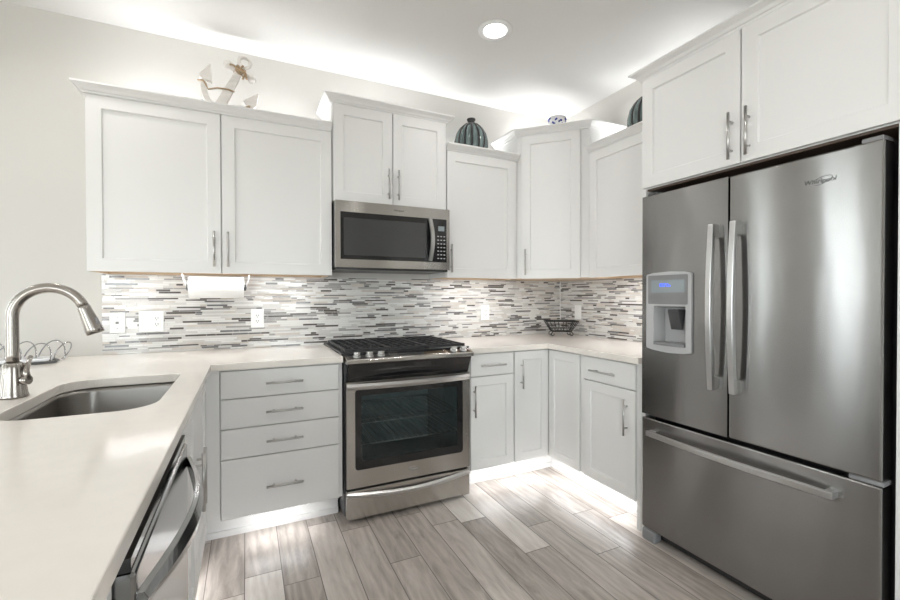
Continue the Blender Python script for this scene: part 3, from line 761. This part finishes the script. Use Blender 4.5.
# ------------------------------------------------------------------ refrigerator
def fridge():
    W = 0.915; Dp = XR-1.35
    t = thing('refrigerator', 'stainless steel french door refrigerator with ice dispenser', 'refrigerator', (XR, -1.415, 0), -PI/2)
    obj('body', MB().box(0.012, W-0.012, -Dp+0.085, -0.03, 0.03, 1.752), DKGREY, t)
    yf, yb = -Dp, -Dp+0.072
    xm = 0.432
    # left door with the dispenser opening
    hx0, hx1, hz0, hz1 = 0.076, 0.246, 0.998, 1.186
    m = MB()
    xs = [0.0, hx0, hx1, xm-0.003]; zs = [0.640, hz0, hz1, 1.735]
    for i in range(3):
        for j in range(3):
            if (i, j) != (1, 1): m.faces([(xs[i], yf, zs[j]), (xs[i+1], yf, zs[j]), (xs[i+1], yf, zs[j+1]), (xs[i], yf, zs[j+1])], [(0, 1, 2, 3)])
    X0, X1, Z0, Z1 = xs[0], xs[3], zs[0], zs[3]
    for i in range(3):
        m.faces([(xs[i], yf, Z0), (xs[i+1], yf, Z0), (xs[i+1], yb, Z0), (xs[i], yb, Z0)], [(0, 1, 2, 3)])
        m.faces([(xs[i], yf, Z1), (xs[i+1], yf, Z1), (xs[i+1], yb, Z1), (xs[i], yb, Z1)], [(0, 1, 2, 3)])
        m.faces([(X0, yf, zs[i]), (X0, yf, zs[i+1]), (X0, yb, zs[i+1]), (X0, yb, zs[i])], [(0, 1, 2, 3)])
        m.faces([(X1, yf, zs[i]), (X1, yf, zs[i+1]), (X1, yb, zs[i+1]), (X1, yb, zs[i])], [(0, 1, 2, 3)])
    m.faces([(X0, yb, Z0), (X1, yb, Z0), (X1, yb, Z1), (X0, yb, Z1)], [(0, 1, 2, 3)])
    bmesh.ops.remove_doubles(m.b, verts=m.b.verts[:], dist=1e-5)
    ld = obj('door', m, STEEL, t)
    rd = obj('door', MB().box(xm+0.003, W, yf, yb, 0.640, 1.735), STEEL, t, bevel=0.006)
    fz = obj('freezer_drawer', MB().box(0, W, yf, yb, 0.062, 0.622), STEEL, t, bevel=0.006)
    # dispenser
    a = yf-0.012
    def rr(x0, x1, z0_, z1_, r): return rounded_rect(x0, x1, z0_, z1_, (r,)*4, 4)
    bz = MB()
    b = bz.b
    o1 = [(0.034, 0.978), (0.07, 0.970), (0.155, 0.964), (0.235, 0.968), (0.274, 0.975), (0.274, 1.340), (0.235, 1.348), (0.155, 1.352), (0.07, 1.348), (0.034, 1.341)]
    i1 = rr(hx0, hx1, hz0, hz1, 0.004)
    vo = [b.verts.new((x, a, z)) for x, z in o1]; vi = [b.verts.new((x, a, z)) for x, z in i1]
    es = [b.edges.new((l[i], l[(i+1) % len(l)])) for l in (vo, vi) for i in range(len(l))]
    bmesh.ops.triangle_fill(b, edges=es, use_beauty=True)
    g = bmesh.ops.extrude_face_region(b, geom=b.faces[:]); bmesh.ops.translate(b, verts=[v for v in g['geom'] if isinstance(v, bmesh.types.BMVert)], vec=(0, 0.0118, 0))
    obj('dispenser_bezel', bz, LGREYP, ld, bevel=0.002, label='pale grey dispenser surround')
    k = 0.0005
    m = MB(); x0, x1, zz0, zz1, y2 = hx0-k*0, hx1, hz0, hz1, yf+0.066
    m.faces([(x0, a+0.002, zz0), (x1, a+0.002, zz0), (x1, a+0.002, zz1), (x0, a+0.002, zz1), (x0+0.006, y2, zz0+0.006), (x1-0.006, y2, zz0+0.006), (x1-0.006, y2, zz1-0.01), (x0+0.006, y2, zz1-0.01)],
            [(0, 4, 5, 1), (1, 5, 6, 2), (2, 6, 7, 3), (3, 7, 4, 0), (4, 7, 6, 5)])
    obj('dispenser_recess', m, LGREYP, ld)
    obj('dispenser_panel', MB().prism(rr(0.046, 0.258, 1.196, 1.336, 0.006), 'y', a-0.0016, a+0.001), GREYP, ld)
    dp = obj('display', MB().prism(rr(0.066, 0.244, 1.252, 1.312, 0.004), 'y', a-0.0028, a-0.0012), LCD, ld)
    m = MB()
    for x, ww, z, hh in ((0.114, 0.012, 1.288, 0.016), (0.130, 0.012, 1.288, 0.016), (0.150, 0.010, 1.287, 0.014), (0.163, 0.008, 1.284, 0.008), (0.142, 0.004, 1.294, 0.004)):
        m.box(x, x+ww, a-0.0034, a-0.0026, z-hh/2, z+hh/2)
    obj('display_symbols', m, BLUELED, ld, label='glowing blue display figures')
    obj('paddle', MB().prism([(yf-0.004, 1.172), (yf+0.050, 1.172), (yf+0.050, 1.165), (yf+0.030, 1.075), (yf+0.020, 1.075), (yf-0.004, 1.160)], 'x', 0.148, 0.205), DKGREY, ld, bevel=0.003, label='dark dispenser paddle')
    obj('drip_tray', MB().prism([(0.078, yf+0.06), (0.078, yf-0.016), (0.12, yf-0.024), (0.20, yf-0.024), (0.244, yf-0.016), (0.244, yf+0.06)], 'z', 0.998, 1.012), GREYP, ld, bevel=0.002)
    # bowed door handles
    def vbar(x, z0_, z1_):
        n = 20; pts = [(x, yf-0.036-0.018*math.sin(PI*q/n), z0_+(z1_-z0_)*q/n) for q in range(n+1)]
        h = MB().ribbon(pts, lambda i: [(-0.0125, 0.010, 0), (-0.0115, -0.010, 0), (0.0115, -0.010, 0), (0.0125, 0.010, 0)])
        for zz in (z0_, z1_-0.055): h.box(x-0.0105, x+0.0105, yf-0.034, yf+0.001, zz, zz+0.055)
        return h
    obj('handle', vbar(0.383, 0.835, 1.540), BRIGHT, ld, bevel=0.002); obj('handle', vbar(0.474, 0.835, 1.540), BRIGHT, rd, bevel=0.002)
    n = 20; pts = [(0.055+0.75*q/n, yf-0.032-0.018*math.sin(PI*q/n), 0.556) for q in range(n+1)]
    h = MB().ribbon(pts, lambda i: [(0, 0.008, -0.013), (0, -0.008, -0.012), (0, -0.008, 0.012), (0, 0.008, 0.013)])
    for xx in (0.055, 0.775): h.box(xx, xx+0.03, yf-0.030, yf+0.001, 0.545, 0.567)
    obj('handle', h, BRIGHT, fz, bevel=0.002)
    em = MB(); lettering(em, 'Whirlpool', 0.0225, 0.746, yf-0.0006, 1.640, 0.12)
    em.tube([(0.752+0.030*math.cos(q*PI/14), yf-0.001, 1.641+0.012*math.sin(q*PI/14)+0.25*0.03*math.cos(q*PI/14)) for q in range(-10, 12)], 0.0008, 6)
    obj('badge', em, DKGREY, rd, label='maker name in metal letters')
    for xx, mm in ((0.02, DKGREY), (W-0.062, GREYP)):
        obj('hinge_cover', MB().box(xx, xx+0.055, yf+0.015, yf+0.084, 1.7355, 1.752), mm, t, bevel=0.003)
    obj('hinge', MB().box(W-0.085, W+0.003, yf+0.004, yf+0.06, 0.6235, 0.6385), GREYP, t, bevel=0.002)
    obj('base_grille', MB().box(0.02, W-0.02, yf+0.05, yf+0.084, 0.012, 0.060), BLACKP, t)
    for xx in (0.004, W-0.08):
        obj('roller_cover', MB().box(xx, xx+0.075, yf-0.004, yf+0.049, 0.0, 0.058), GREYP, t, bevel=0.008)
    for xx in (0.06, W-0.06): obj('foot', MB().cyl((xx, -0.1, 0), (xx, -0.1, 0.031), 0.02), BLACKP, t)
fridge()

# ------------------------------------------------------------------ dishwasher
def dishwasher():
    W = 0.608
    t = thing('dishwasher', 'stainless steel dishwasher with bowed handle in the peninsula', 'dishwasher', (PX, -2.226, 0), PI/2)
    obj('body', MB().box(0.004, W-0.004, 0.03, 0.60, 0.12, 0.868), DKGREY, t)
    obj('toe_kick', MB().box(0.002, W-0.002, 0.06, 0.075, 0.0, 0.118), BLACKP, t)
    d = obj('door', MB().box(0.002, W-0.002, -0.025, 0.029, 0.122, 0.845), DWSTEEL, t, bevel=0.006)
    obj('control_strip', MB().box(0.004, W-0.004, -0.020, 0.029, 0.846, 0.866), BLACKG, t)
    n = 28; pts = []
    for k in range(n+1):
        u = k/n; s = math.sin(PI*u); pts.append((0.012+(W-0.024)*u, -0.029-0.044*s, 0.798-0.012*s))
    def sec(i):
        s = math.sin(PI*i/n); h = 0.012+0.016*s
        return [(0, 0.006, -h), (0, -0.006, -h*0.8), (0, -0.010, 0), (0, -0.004, h*0.9), (0, 0.006, h)]
    obj('handle', MB().ribbon(pts, sec), DWSTEEL, d, bevel=0.001)
dishwasher()

# ------------------------------------------------------------------ wall plates
def plate(label, kind, loc, rotz=0.0, w=0.075, h=0.118, items=('duplex',)):
    t = thing(kind, label, 'switch' if kind == 'light_switch' else 'outlet', (loc[0], loc[1], loc[2]-h/2), rotz)
    z = loc[2]
    def S_(x): return x
    obj('face_plate', MB().slab(-w/2, w/2, z-h/2, z+h/2, -0.006, 0.0058, 0.002), PLATE, t)
    n = len(items)
    for i, it in enumerate(items):
        cx = (i-(n-1)/2)*0.052
        if it == 'duplex':
            obj('receptacle', MB().slab(cx-0.017, cx+0.017, z-0.034, z+0.034, -0.0085, 0.0025, 0.001), PLATE, t)
            m = MB()
            for dz in (0.017, -0.017):
                for dx in (-0.0065, 0.0065): m.box(cx+dx-0.0016, cx+dx+0.0016, -0.0091, -0.0086, z+dz-0.002, z+dz+0.006)
                m.cyl((cx, -0.0091, z+dz-0.008), (cx, -0.0086, z+dz-0.008), 0.0026, n=10)
            obj('slots', m, DKGREY, t)
        elif it == 'rocker':
            obj('rocker', MB().prism([(-0.0062, z-0.033), (-0.008, z-0.033), (-0.0105, z+0.033), (-0.0062, z+0.033)], 'x', cx-0.0165, cx+0.0165), PLATE, t)
        elif it == 'jack':
            obj('jack', MB().box(cx-0.007, cx+0.007, -0.0085, -0.006, z-0.006, z+0.007).box(cx-0.002, cx+0.002, -0.007, -0.006, z+0.03, z+0.034).box(cx-0.002, cx+0.002, -0.007, -0.006, z-0.034, z-0.03), GREYP, t)
        else:
            pass
BW = -0.0085
plate('single white jack plate at the left end of the back wall tile', 'wall_jack', (-1.124, BW, 1.090), w=0.072, h=0.116, items=('jack',))
plate('double white plate with a rocker switch beside an outlet, left of the paper towel', 'light_switch', (-0.966, BW, 1.094), w=0.120, h=0.120, items=('rocker', 'duplex'))
plate('white outlet on the back wall tile above the four-drawer cabinet', 'wall_outlet', (-0.411, BW, 1.098), items=('duplex',))
plate('white outlet on the back wall tile between the range and the corner', 'wall_outlet', (1.242, BW, 1.103), items=('duplex',))
plate('white blank plate on the right wall tile above the wire basket', 'wall_outlet', (XR+BW, -0.232, 1.100), -PI/2, items=('rocker',))

# ------------------------------------------------------------------ paper towel
def paper_towel():
    y, z = -0.15, 1.288; x0, x1 = -0.765, -0.486
    t = thing('paper_towel_holder', 'white wire paper towel holder hung under the left wall cabinet', 'holder', (0, 0, UP0-0.12))
    m = MB()
    for x, s in ((x0-0.012, -1), (x1+0.012, 1)):
        m.tube([(x+s*0.016, y+0.045, UP0-0.001), (x+s*0.012, y+0.03, UP0-0.03), (x+s*0.004, y+0.012, z+0.02), (x, y, z)], 0.0028, 8)
        m.tube([(x+s*0.016, y-0.045, UP0-0.001), (x+s*0.012, y-0.03, UP0-0.03), (x+s*0.004, y-0.012, z+0.02), (x, y, z)], 0.0028, 8)
    obj('arm_wire', m, PLATE, t)
    m = MB().cyl((x0-0.014, y, z), (x1+0.014, y, z), 0.008, n=12)
    for x, s in ((x0, -1), (x1, 1)): m.cyl((x+s*0.001, y, z), (x+s*0.012, y, z), 0.018, n=18)
    obj('spindle', m, DKGREY, t)
    r = thing('paper_towel_roll', 'white roll of paper towels under the left wall cabinet', 'paper towels', (0, 0, z-0.066))
    m = MB(); n = 40; prof = [(x0, 0.021), (x0, 0.060), (x0+0.002, 0.0615), (x1-0.002, 0.0615), (x1, 0.060), (x1, 0.021)]
    rings = [[m.b.verts.new((x, y+q*math.cos(2*PI*k/n), z+q*math.sin(2*PI*k/n))) for k in range(n)] for x, q in prof]
    for A, B in zip(rings, rings[1:]+rings[:1]):
        for k in range(n): f = m.b.faces.new((A[k], A[(k+1) % n], B[(k+1) % n], B[k])); f.smooth = True
    obj('sheet_roll', m, PAPER, r)
    m = MB(); prof = [(x0+0.001, 0.019), (x0+0.001, 0.0205), (x1-0.001, 0.0205), (x1-0.001, 0.019)]
    rings = [[m.b.verts.new((x, y+q*math.cos(2*PI*k/n), z+q*math.sin(2*PI*k/n))) for k in range(n)] for x, q in prof]
    for A, B in zip(rings, rings[1:]+rings[:1]):
        for k in range(n): m.b.faces.new((A[k], A[(k+1) % n], B[(k+1) % n], B[k]))
    obj('cardboard_core', m, CARD, r)
paper_towel()

# ------------------------------------------------------------------ decor on the cabinets
ZT = 2.235                      # top board of the low wall cabinets
def anchor():
    t = thing('anchor_ornament', 'whitewashed wooden anchor with rope leaning on top of the left cabinet', 'ornament', (-0.585, -0.185, ZT))
    c = Vector((-0.607, 0, ZT+0.078))           # crown of the anchor
    lean = math.radians(25); ux = Vector((math.sin(lean), 0, math.cos(lean))); vx = Vector((math.cos(lean), 0, -math.sin(lean)))
    loc = Vector((-0.585, 0, 0))
    def P(a, b, y=0.0): p = c+ux*a+vx*b-loc; return (p.x, y, p.z)
    th = 0.016
    def plate_(pts):
        m = MB(); n = len(pts); A = [P(a, b, -th) for a, b in pts]; B = [P(a, b, th) for a, b in pts]
        m.faces(A+B, [tuple(range(n)), tuple(range(n, 2*n))[::-1]]+[(i, (i+1) % n, n+(i+1) % n, n+i) for i in range(n)])
        return m
    obj('shank', plate_([(-0.02, -0.026), (-0.02, 0.026), (0.285, 0.017), (0.285, -0.017)]), DRIFT, t, bevel=0.003)
    st = plate_([(0.238, -0.062), (0.262, -0.062), (0.266, 0.0), (0.262, 0.062), (0.238, 0.062), (0.234, 0.0)])
    for b in (-0.068, 0.068): st.lathe([(0.004, -0.024), (0.018, -0.016), (0.024, 0.0), (0.018, 0.016), (0.004, 0.024)], P(0.25, b), 14)
    obj('stock', st, DRIFT, t)
    outer, inner = [], []
    for k in range(17):
        a = math.radians(-84+168*k/16); outer.append((0.112-0.142*math.cos(a), 0.140*math.sin(a)))
        inner.append((0.112-0.108*math.cos(a), (0.118-0.012*math.cos(a))*math.sin(a)))
    obj('arms', plate_(outer+inner[::-1]), DRIFT, t, bevel=0.003)
    for s in (-1, 1):
        q = [(0.095, s*0.152), (0.115, s*0.158), (0.198, s*0.138), (0.105, s*0.088)]
        obj('fluke', plate_(q if s > 0 else q[::-1]), DRIFT, t, bevel=0.002)
    m = MB(); m.tube([P(0.315+0.030*math.cos(2*PI*k/24), 0.030*math.sin(2*PI*k/24)) for k in range(24)], 0.010, 10, closed=True)
    obj('ring', m, DRIFT, t)
    m = MB()
    for q in (0.236, 0.247, 0.258, 0.268): m.tube([P(q+0.006*math.sin(k), 0.026*math.cos(2*PI*k/14), 0.023*math.sin(2*PI*k/14)) for k in range(14)], 0.0045, 8, closed=True)
    m.tube([P(0.25, -0.055, -0.02), P(0.255, -0.04, -0.024), P(0.25, 0.0, -0.025), P(0.255, 0.03, -0.026), P(0.222, 0.055, -0.026)], 0.0055, 8)
    m.tube([P(0.285, 0.005, -0.02), P(0.262, 0.0, -0.026), P(0.24, 0.035, -0.024), P(0.212, 0.035, -0.02)], 0.0055, 8)
    m.tube([P(0.12, 0.032, -0.02), P(0.115, 0.0, -0.022), P(0.09, -0.05, -0.02), P(0.055, -0.085, -0.02), P(0.075, -0.105, -0.019), P(0.085, -0.125, -0.02), P(0.075, -0.150, -0.012)], 0.005, 8)
    m.tube([P(0.045, 0.09, -0.02), P(0.065, 0.115, -0.022), P(0.09, 0.135, -0.02)], 0.011, 8)
    obj('rope', m, ROPE, t, label='tan rope wound round the anchor')
    # small block that carries the crown of the anchor
    obj('stand', MB().box(c.x-loc.x-0.05, c.x-loc.x+0.16, -0.03, 0.03, ZT, ZT+0.03), DRIFT, t)
anchor()
def vase(label, loc, first=[None]):
    if first[0] is None:
        t = thing('ribbed_vase', label, 'vase', loc, 0, 'ribbed teal vases on the cabinets')
        z = loc[2]
        prof = [(0.9*a_, b_) for a_, b_ in ((0.065, 0), (0.085, 0.008), (0.118, 0.05), (0.134, 0.10), (0.134, 0.14), (0.120, 0.19), (0.090, 0.232), (0.055, 0.258), (0.034, 0.266))]
        obj('vessel', MB().lathe([(r, z+h) for r, h in prof], n=112, rib=14, amp=0.11), VASEG, t)
        obj('neck', MB().lathe([(0.032, z+0.264), (0.024, z+0.274), (0.023, z+0.286), (0.030, z+0.296), (0.033, z+0.303), (0.031, z+0.308), (0.022, z+0.308), (0.020, z+0.290)], n=32), BLACKP, t, label='black vase neck')
        m = MB()
        for k in range(14):
            a = 2*PI*(k+0.5)/14
            m.tube([((r*0.955+0.001)*math.cos(a), (r*0.955+0.001)*math.sin(a), z+h) for r, h in prof[1:]], 0.0085, 8)
        obj('dark_stripe', m, BLACKP, t, label='black vertical stripes')
        first[0] = t
    else:
        s = first[0]; t = s.copy(); COL.objects.link(t); t.location = loc; t['label'] = label
        for ch in s.children:
            c = ch.copy(); COL.objects.link(c); c.parent = t
vase('round teal and black ribbed vase on the cabinet right of the microwave', (1.035, -0.165, ZT))
vase('teal ribbed vase half hidden behind the refrigerator cabinet', (XR-0.16, -1.035, ZT))
def china():
    z = 2.415
    t = thing('china_bowl', 'small blue and white china bowl on top of the corner cabinet', 'bowl', (1.660, -0.375, z))
    obj('bowl', MB().lathe([(0.75*a_, z+b_) for a_, b_ in ((0.040, 0), (0.042, 0.030), (0.048, 0.036), (0.070, 0.09), (0.083, 0.135), (0.088, 0.165), (0.084, 0.165), (0.074, 0.125), (0.045, 0.06), (0.01, 0.045))], n=40), CHINA, t)
    m = MB(); random.seed(5)
    for k in range(44):
        if k % 6 == 5: continue
        a = 2*PI*k/44+random.uniform(-0.03, 0.03); h = random.uniform(0.105, 0.155); r = 0.75*(0.0762+(h-0.11)*0.22)+0.0006
        m.lathe([(0.0005, -0.008), (0.005, -0.005), (0.0065, 0), (0.005, 0.005), (0.0005, 0.008)], (r*math.cos(a), r*math.sin(a), z+h), 8)
    obj('painted_pattern', m, BLUEG, t, label='cobalt blue painted pattern')
china()

# ------------------------------------------------------------------ wire baskets on the counters
def corner_basket():
    z0, z1 = CT, 1.032
    t = thing('wire_basket', 'black wire basket in the counter corner by the backsplash', 'basket', (1.832, -0.215, CT), math.radians(-28))
    a, b = (0.125, 0.075), (0.075, 0.05); zb = CT+0.035
    def rect(s, z): return [(-s[0], -s[1], z), (s[0], -s[1], z), (s[0], s[1], z), (-s[0], s[1], z)]
    m = MB(); m.tube(rect(a, z1), 0.0045, 8, closed=True); obj('rim', m, WIRE, t)
    m = MB(); m.tube(rect(b, zb), 0.004, 8, closed=True)
    for u in (0.33, 0.66):
        s = tuple(b[i]+(a[i]-b[i])*u for i in (0, 1)); m.tube(rect(s, zb+(z1-zb)*u), 0.0025, 6, closed=True)
    A, B = rect(b, zb), rect(a, z1)
    for i in range(4):
        j = (i+1) % 4
        for k in range(7 if i % 2 == 0 else 5):
            u = k/(7 if i % 2 == 0 else 5)
            u2 = min(1, max(0, u+(0.10 if k % 2 else -0.06)))
            m.cyl(Vector(A[i]).lerp(Vector(A[j]), u), Vector(B[i]).lerp(Vector(B[j]), u2), 0.0022, n=6)
    for k in range(1, 5): x = -b[0]+2*b[0]*k/5; m.cyl((x, -b[1], zb), (x, b[1], zb), 0.0022, n=6)
    obj('lattice', m, WIRE, t)
    for x, s in ((-b[0], -1), (b[0], 1)):
        for y in (-b[1], b[1]):
            m = MB(); m.tube([(x, y, zb)]+[(x+s*(-0.0+0.012*math.sin(q)), y, CT+0.016+0.012*math.cos(q)) for q in [k*0.55 for k in range(10)]], 0.0035, 8)
            obj('leg', m, WIRE, t)
corner_basket()
def chrome_rack():
    t = thing('wire_rack', 'chrome looped wire rack with a white tray behind the faucet', 'rack', (-1.475, -0.235, CT), math.radians(10))
    obj('tray', MB().prism(rounded_rect(-0.14, 0.14, -0.06, 0.06, (0.03,)*4, 6), 'z', CT+0.012, CT+0.026), CHINA, t, bevel=0.004)
    m = MB()
    m.tube([(p[0], p[1], CT+0.006) for p in rounded_rect(-0.15, 0.15, -0.068, 0.068, (0.03,)*4, 6)], 0.005, 8, closed=True)
    obj('frame', m, DKGREY, t)
    for k in range(6):
        x = -0.13+k*0.052; m = MB()
        pts = [(x+0.02*math.sin(PI*q/12)+0.055*math.cos(PI*q/12), -0.055+0.11*q/12, CT+0.01+(0.085+0.012*(k % 2))*math.sin(PI*q/12)) for q in range(13)]
        m.tube(pts, 0.0028, 8); obj('wire_loop', m, CHROME, t)
    m = MB(); m.tube([(0.175+0.022*math.cos(2*PI*q/20)+0.02*math.sin(2*PI*q/20), 0.0+0.03*math.cos(2*PI*q/20), CT+0.05+0.045*math.sin(2*PI*q/20)) for q in range(20)], 0.003, 8, closed=True)
    obj('end_loop', m, CHROME, t)
chrome_rack()

# ------------------------------------------------------------------ lamps
def downlight(LX, LY, label):
    t = thing('recessed_downlight', label, 'ceiling light', (0, 0, ZC), 0, 'recessed kitchen downlights')
    obj('trim_ring', MB().lathe([(0.097, ZC-0.0015), (0.095, ZC-0.006), (0.074, ZC-0.010), (0.064, ZC-0.006), (0.054, ZC+0.035), (0.058, ZC+0.035), (0.068, ZC+0.001), (0.076, ZC-0.0015)], n=48, ring=True), TRIMW, t)
    obj('lens', MB().lathe([(0.056, ZC+0.0352), (0.056, ZC+0.042), (0.01, ZC+0.042)], n=40), LAMPON, t)
    ld = bpy.data.lights.new('lamp_light', 'AREA'); ld.shape = 'DISK'; ld.size = 0.10; ld.energy = P_CAN; ld.color = (1.0, 0.99, 0.975)
    o = bpy.data.objects.new('lamp_light', ld); COL.objects.link(o); o.parent = t; o.location = (0, 0, 0.030); t.location = (LX, LY, ZC)
for (LX_, LY_), lb in zip(CANS, ('round recessed ceiling light glowing above the range and corner', 'unseen ceiling light added above the peninsula sink for a refrigerator streak', 'unseen ceiling light added as fill above the near end of the peninsula', 'unseen ceiling light added as fill in front of the refrigerator', 'unseen ceiling light added beyond the peninsula for a refrigerator streak')): downlight(LX_, LY_, lb)
def led(label, group, x0, x1, y0, y1, z, up, power_per_m, spread=180):
    """an LED tape along x or y; light leaves it upwards or downwards"""
    t = thing('led_strip', label, 'strip light', ((x0+x1)/2, (y0+y1)/2, z), 0, group)
    hx, hy = (x1-x0)/2, (y1-y0)/2
    obj('tape', MB().box(-hx, hx, -hy, hy, z-0.003, z+0.003), LEDON, t)
    L = max(2*hx, 2*hy)
    o = area(t, (0, 0, 0.005 if up else -0.005), 2*hx, 2*hy, power_per_m*L, (0, 0, 1) if up else (0, 0, -1), LED, spread)
    o.rotation_euler = (PI, 0, 0) if up else (0, 0, 0)
w2 = 0.012
G1, G2, G3 = 'light strips on top of the wall cabinets', 'light strips under the wall cabinets', 'light strips under the base cabinets'
zt = ZT+0.003
led('white light strip on top of the wide left wall cabinet', G1, -1.12, -0.05, -0.15-w2, -0.15, zt, True, P_TOP, 140)
led('white light strip on top of the cabinet above the microwave', G1, 0.05, 0.70, -0.15-w2, -0.15, 2.417, True, P_TOP*0.7, 140)
led('white light strip on top of the cabinet right of the microwave', G1, 0.80, 1.30, -0.02-w2, -0.02, zt, True, P_TOP*1.1, 140)
led('white light strip on top of the corner cabinet', G1, 1.45, 1.93, -0.14-w2, -0.14, 2.417, True, P_TOP*1.5, 160)
led('white light strip on top of the right wall cabinet', G1, XR-0.05-w2, XR-0.05, -1.34, -0.74, zt, True, P_TOP*2.0, 150)
zu = UP0+0.0165
led('white light strip under the wide left wall cabinet', G2, -1.12, -0.05, -0.235-w2, -0.235, zu, False, P_UNDER)
led('white light strip under the cabinet right of the microwave', G2, 0.80, 1.32, -0.235-w2, -0.235, zu, False, P_UNDER*1.8)
led('white light strip under the right wall cabinet', G2, XR-0.235-w2, XR-0.235, -1.36, -0.72, zu, False, P_UNDER*1.8)
zk = BZ-0.0065
led('white light strip under the four-drawer cabinet', G3, -0.47, -0.18, -0.595-w2, -0.595, zk, False, P_TOE)
led('white light strip under the base cabinets right of the range', G3, 0.86, 1.36, -0.595-w2, -0.595, zk, False, P_TOE)
led('white light strip under the right wall base cabinets', G3, XR-0.595-w2, XR-0.595, -1.30, -0.62, zk, False, P_TOE)
led('white light strip under the sink base cabinet', G3, PX-0.045-w2, PX-0.045, -1.33, -0.75, zk, False, P_TOE*0.7)
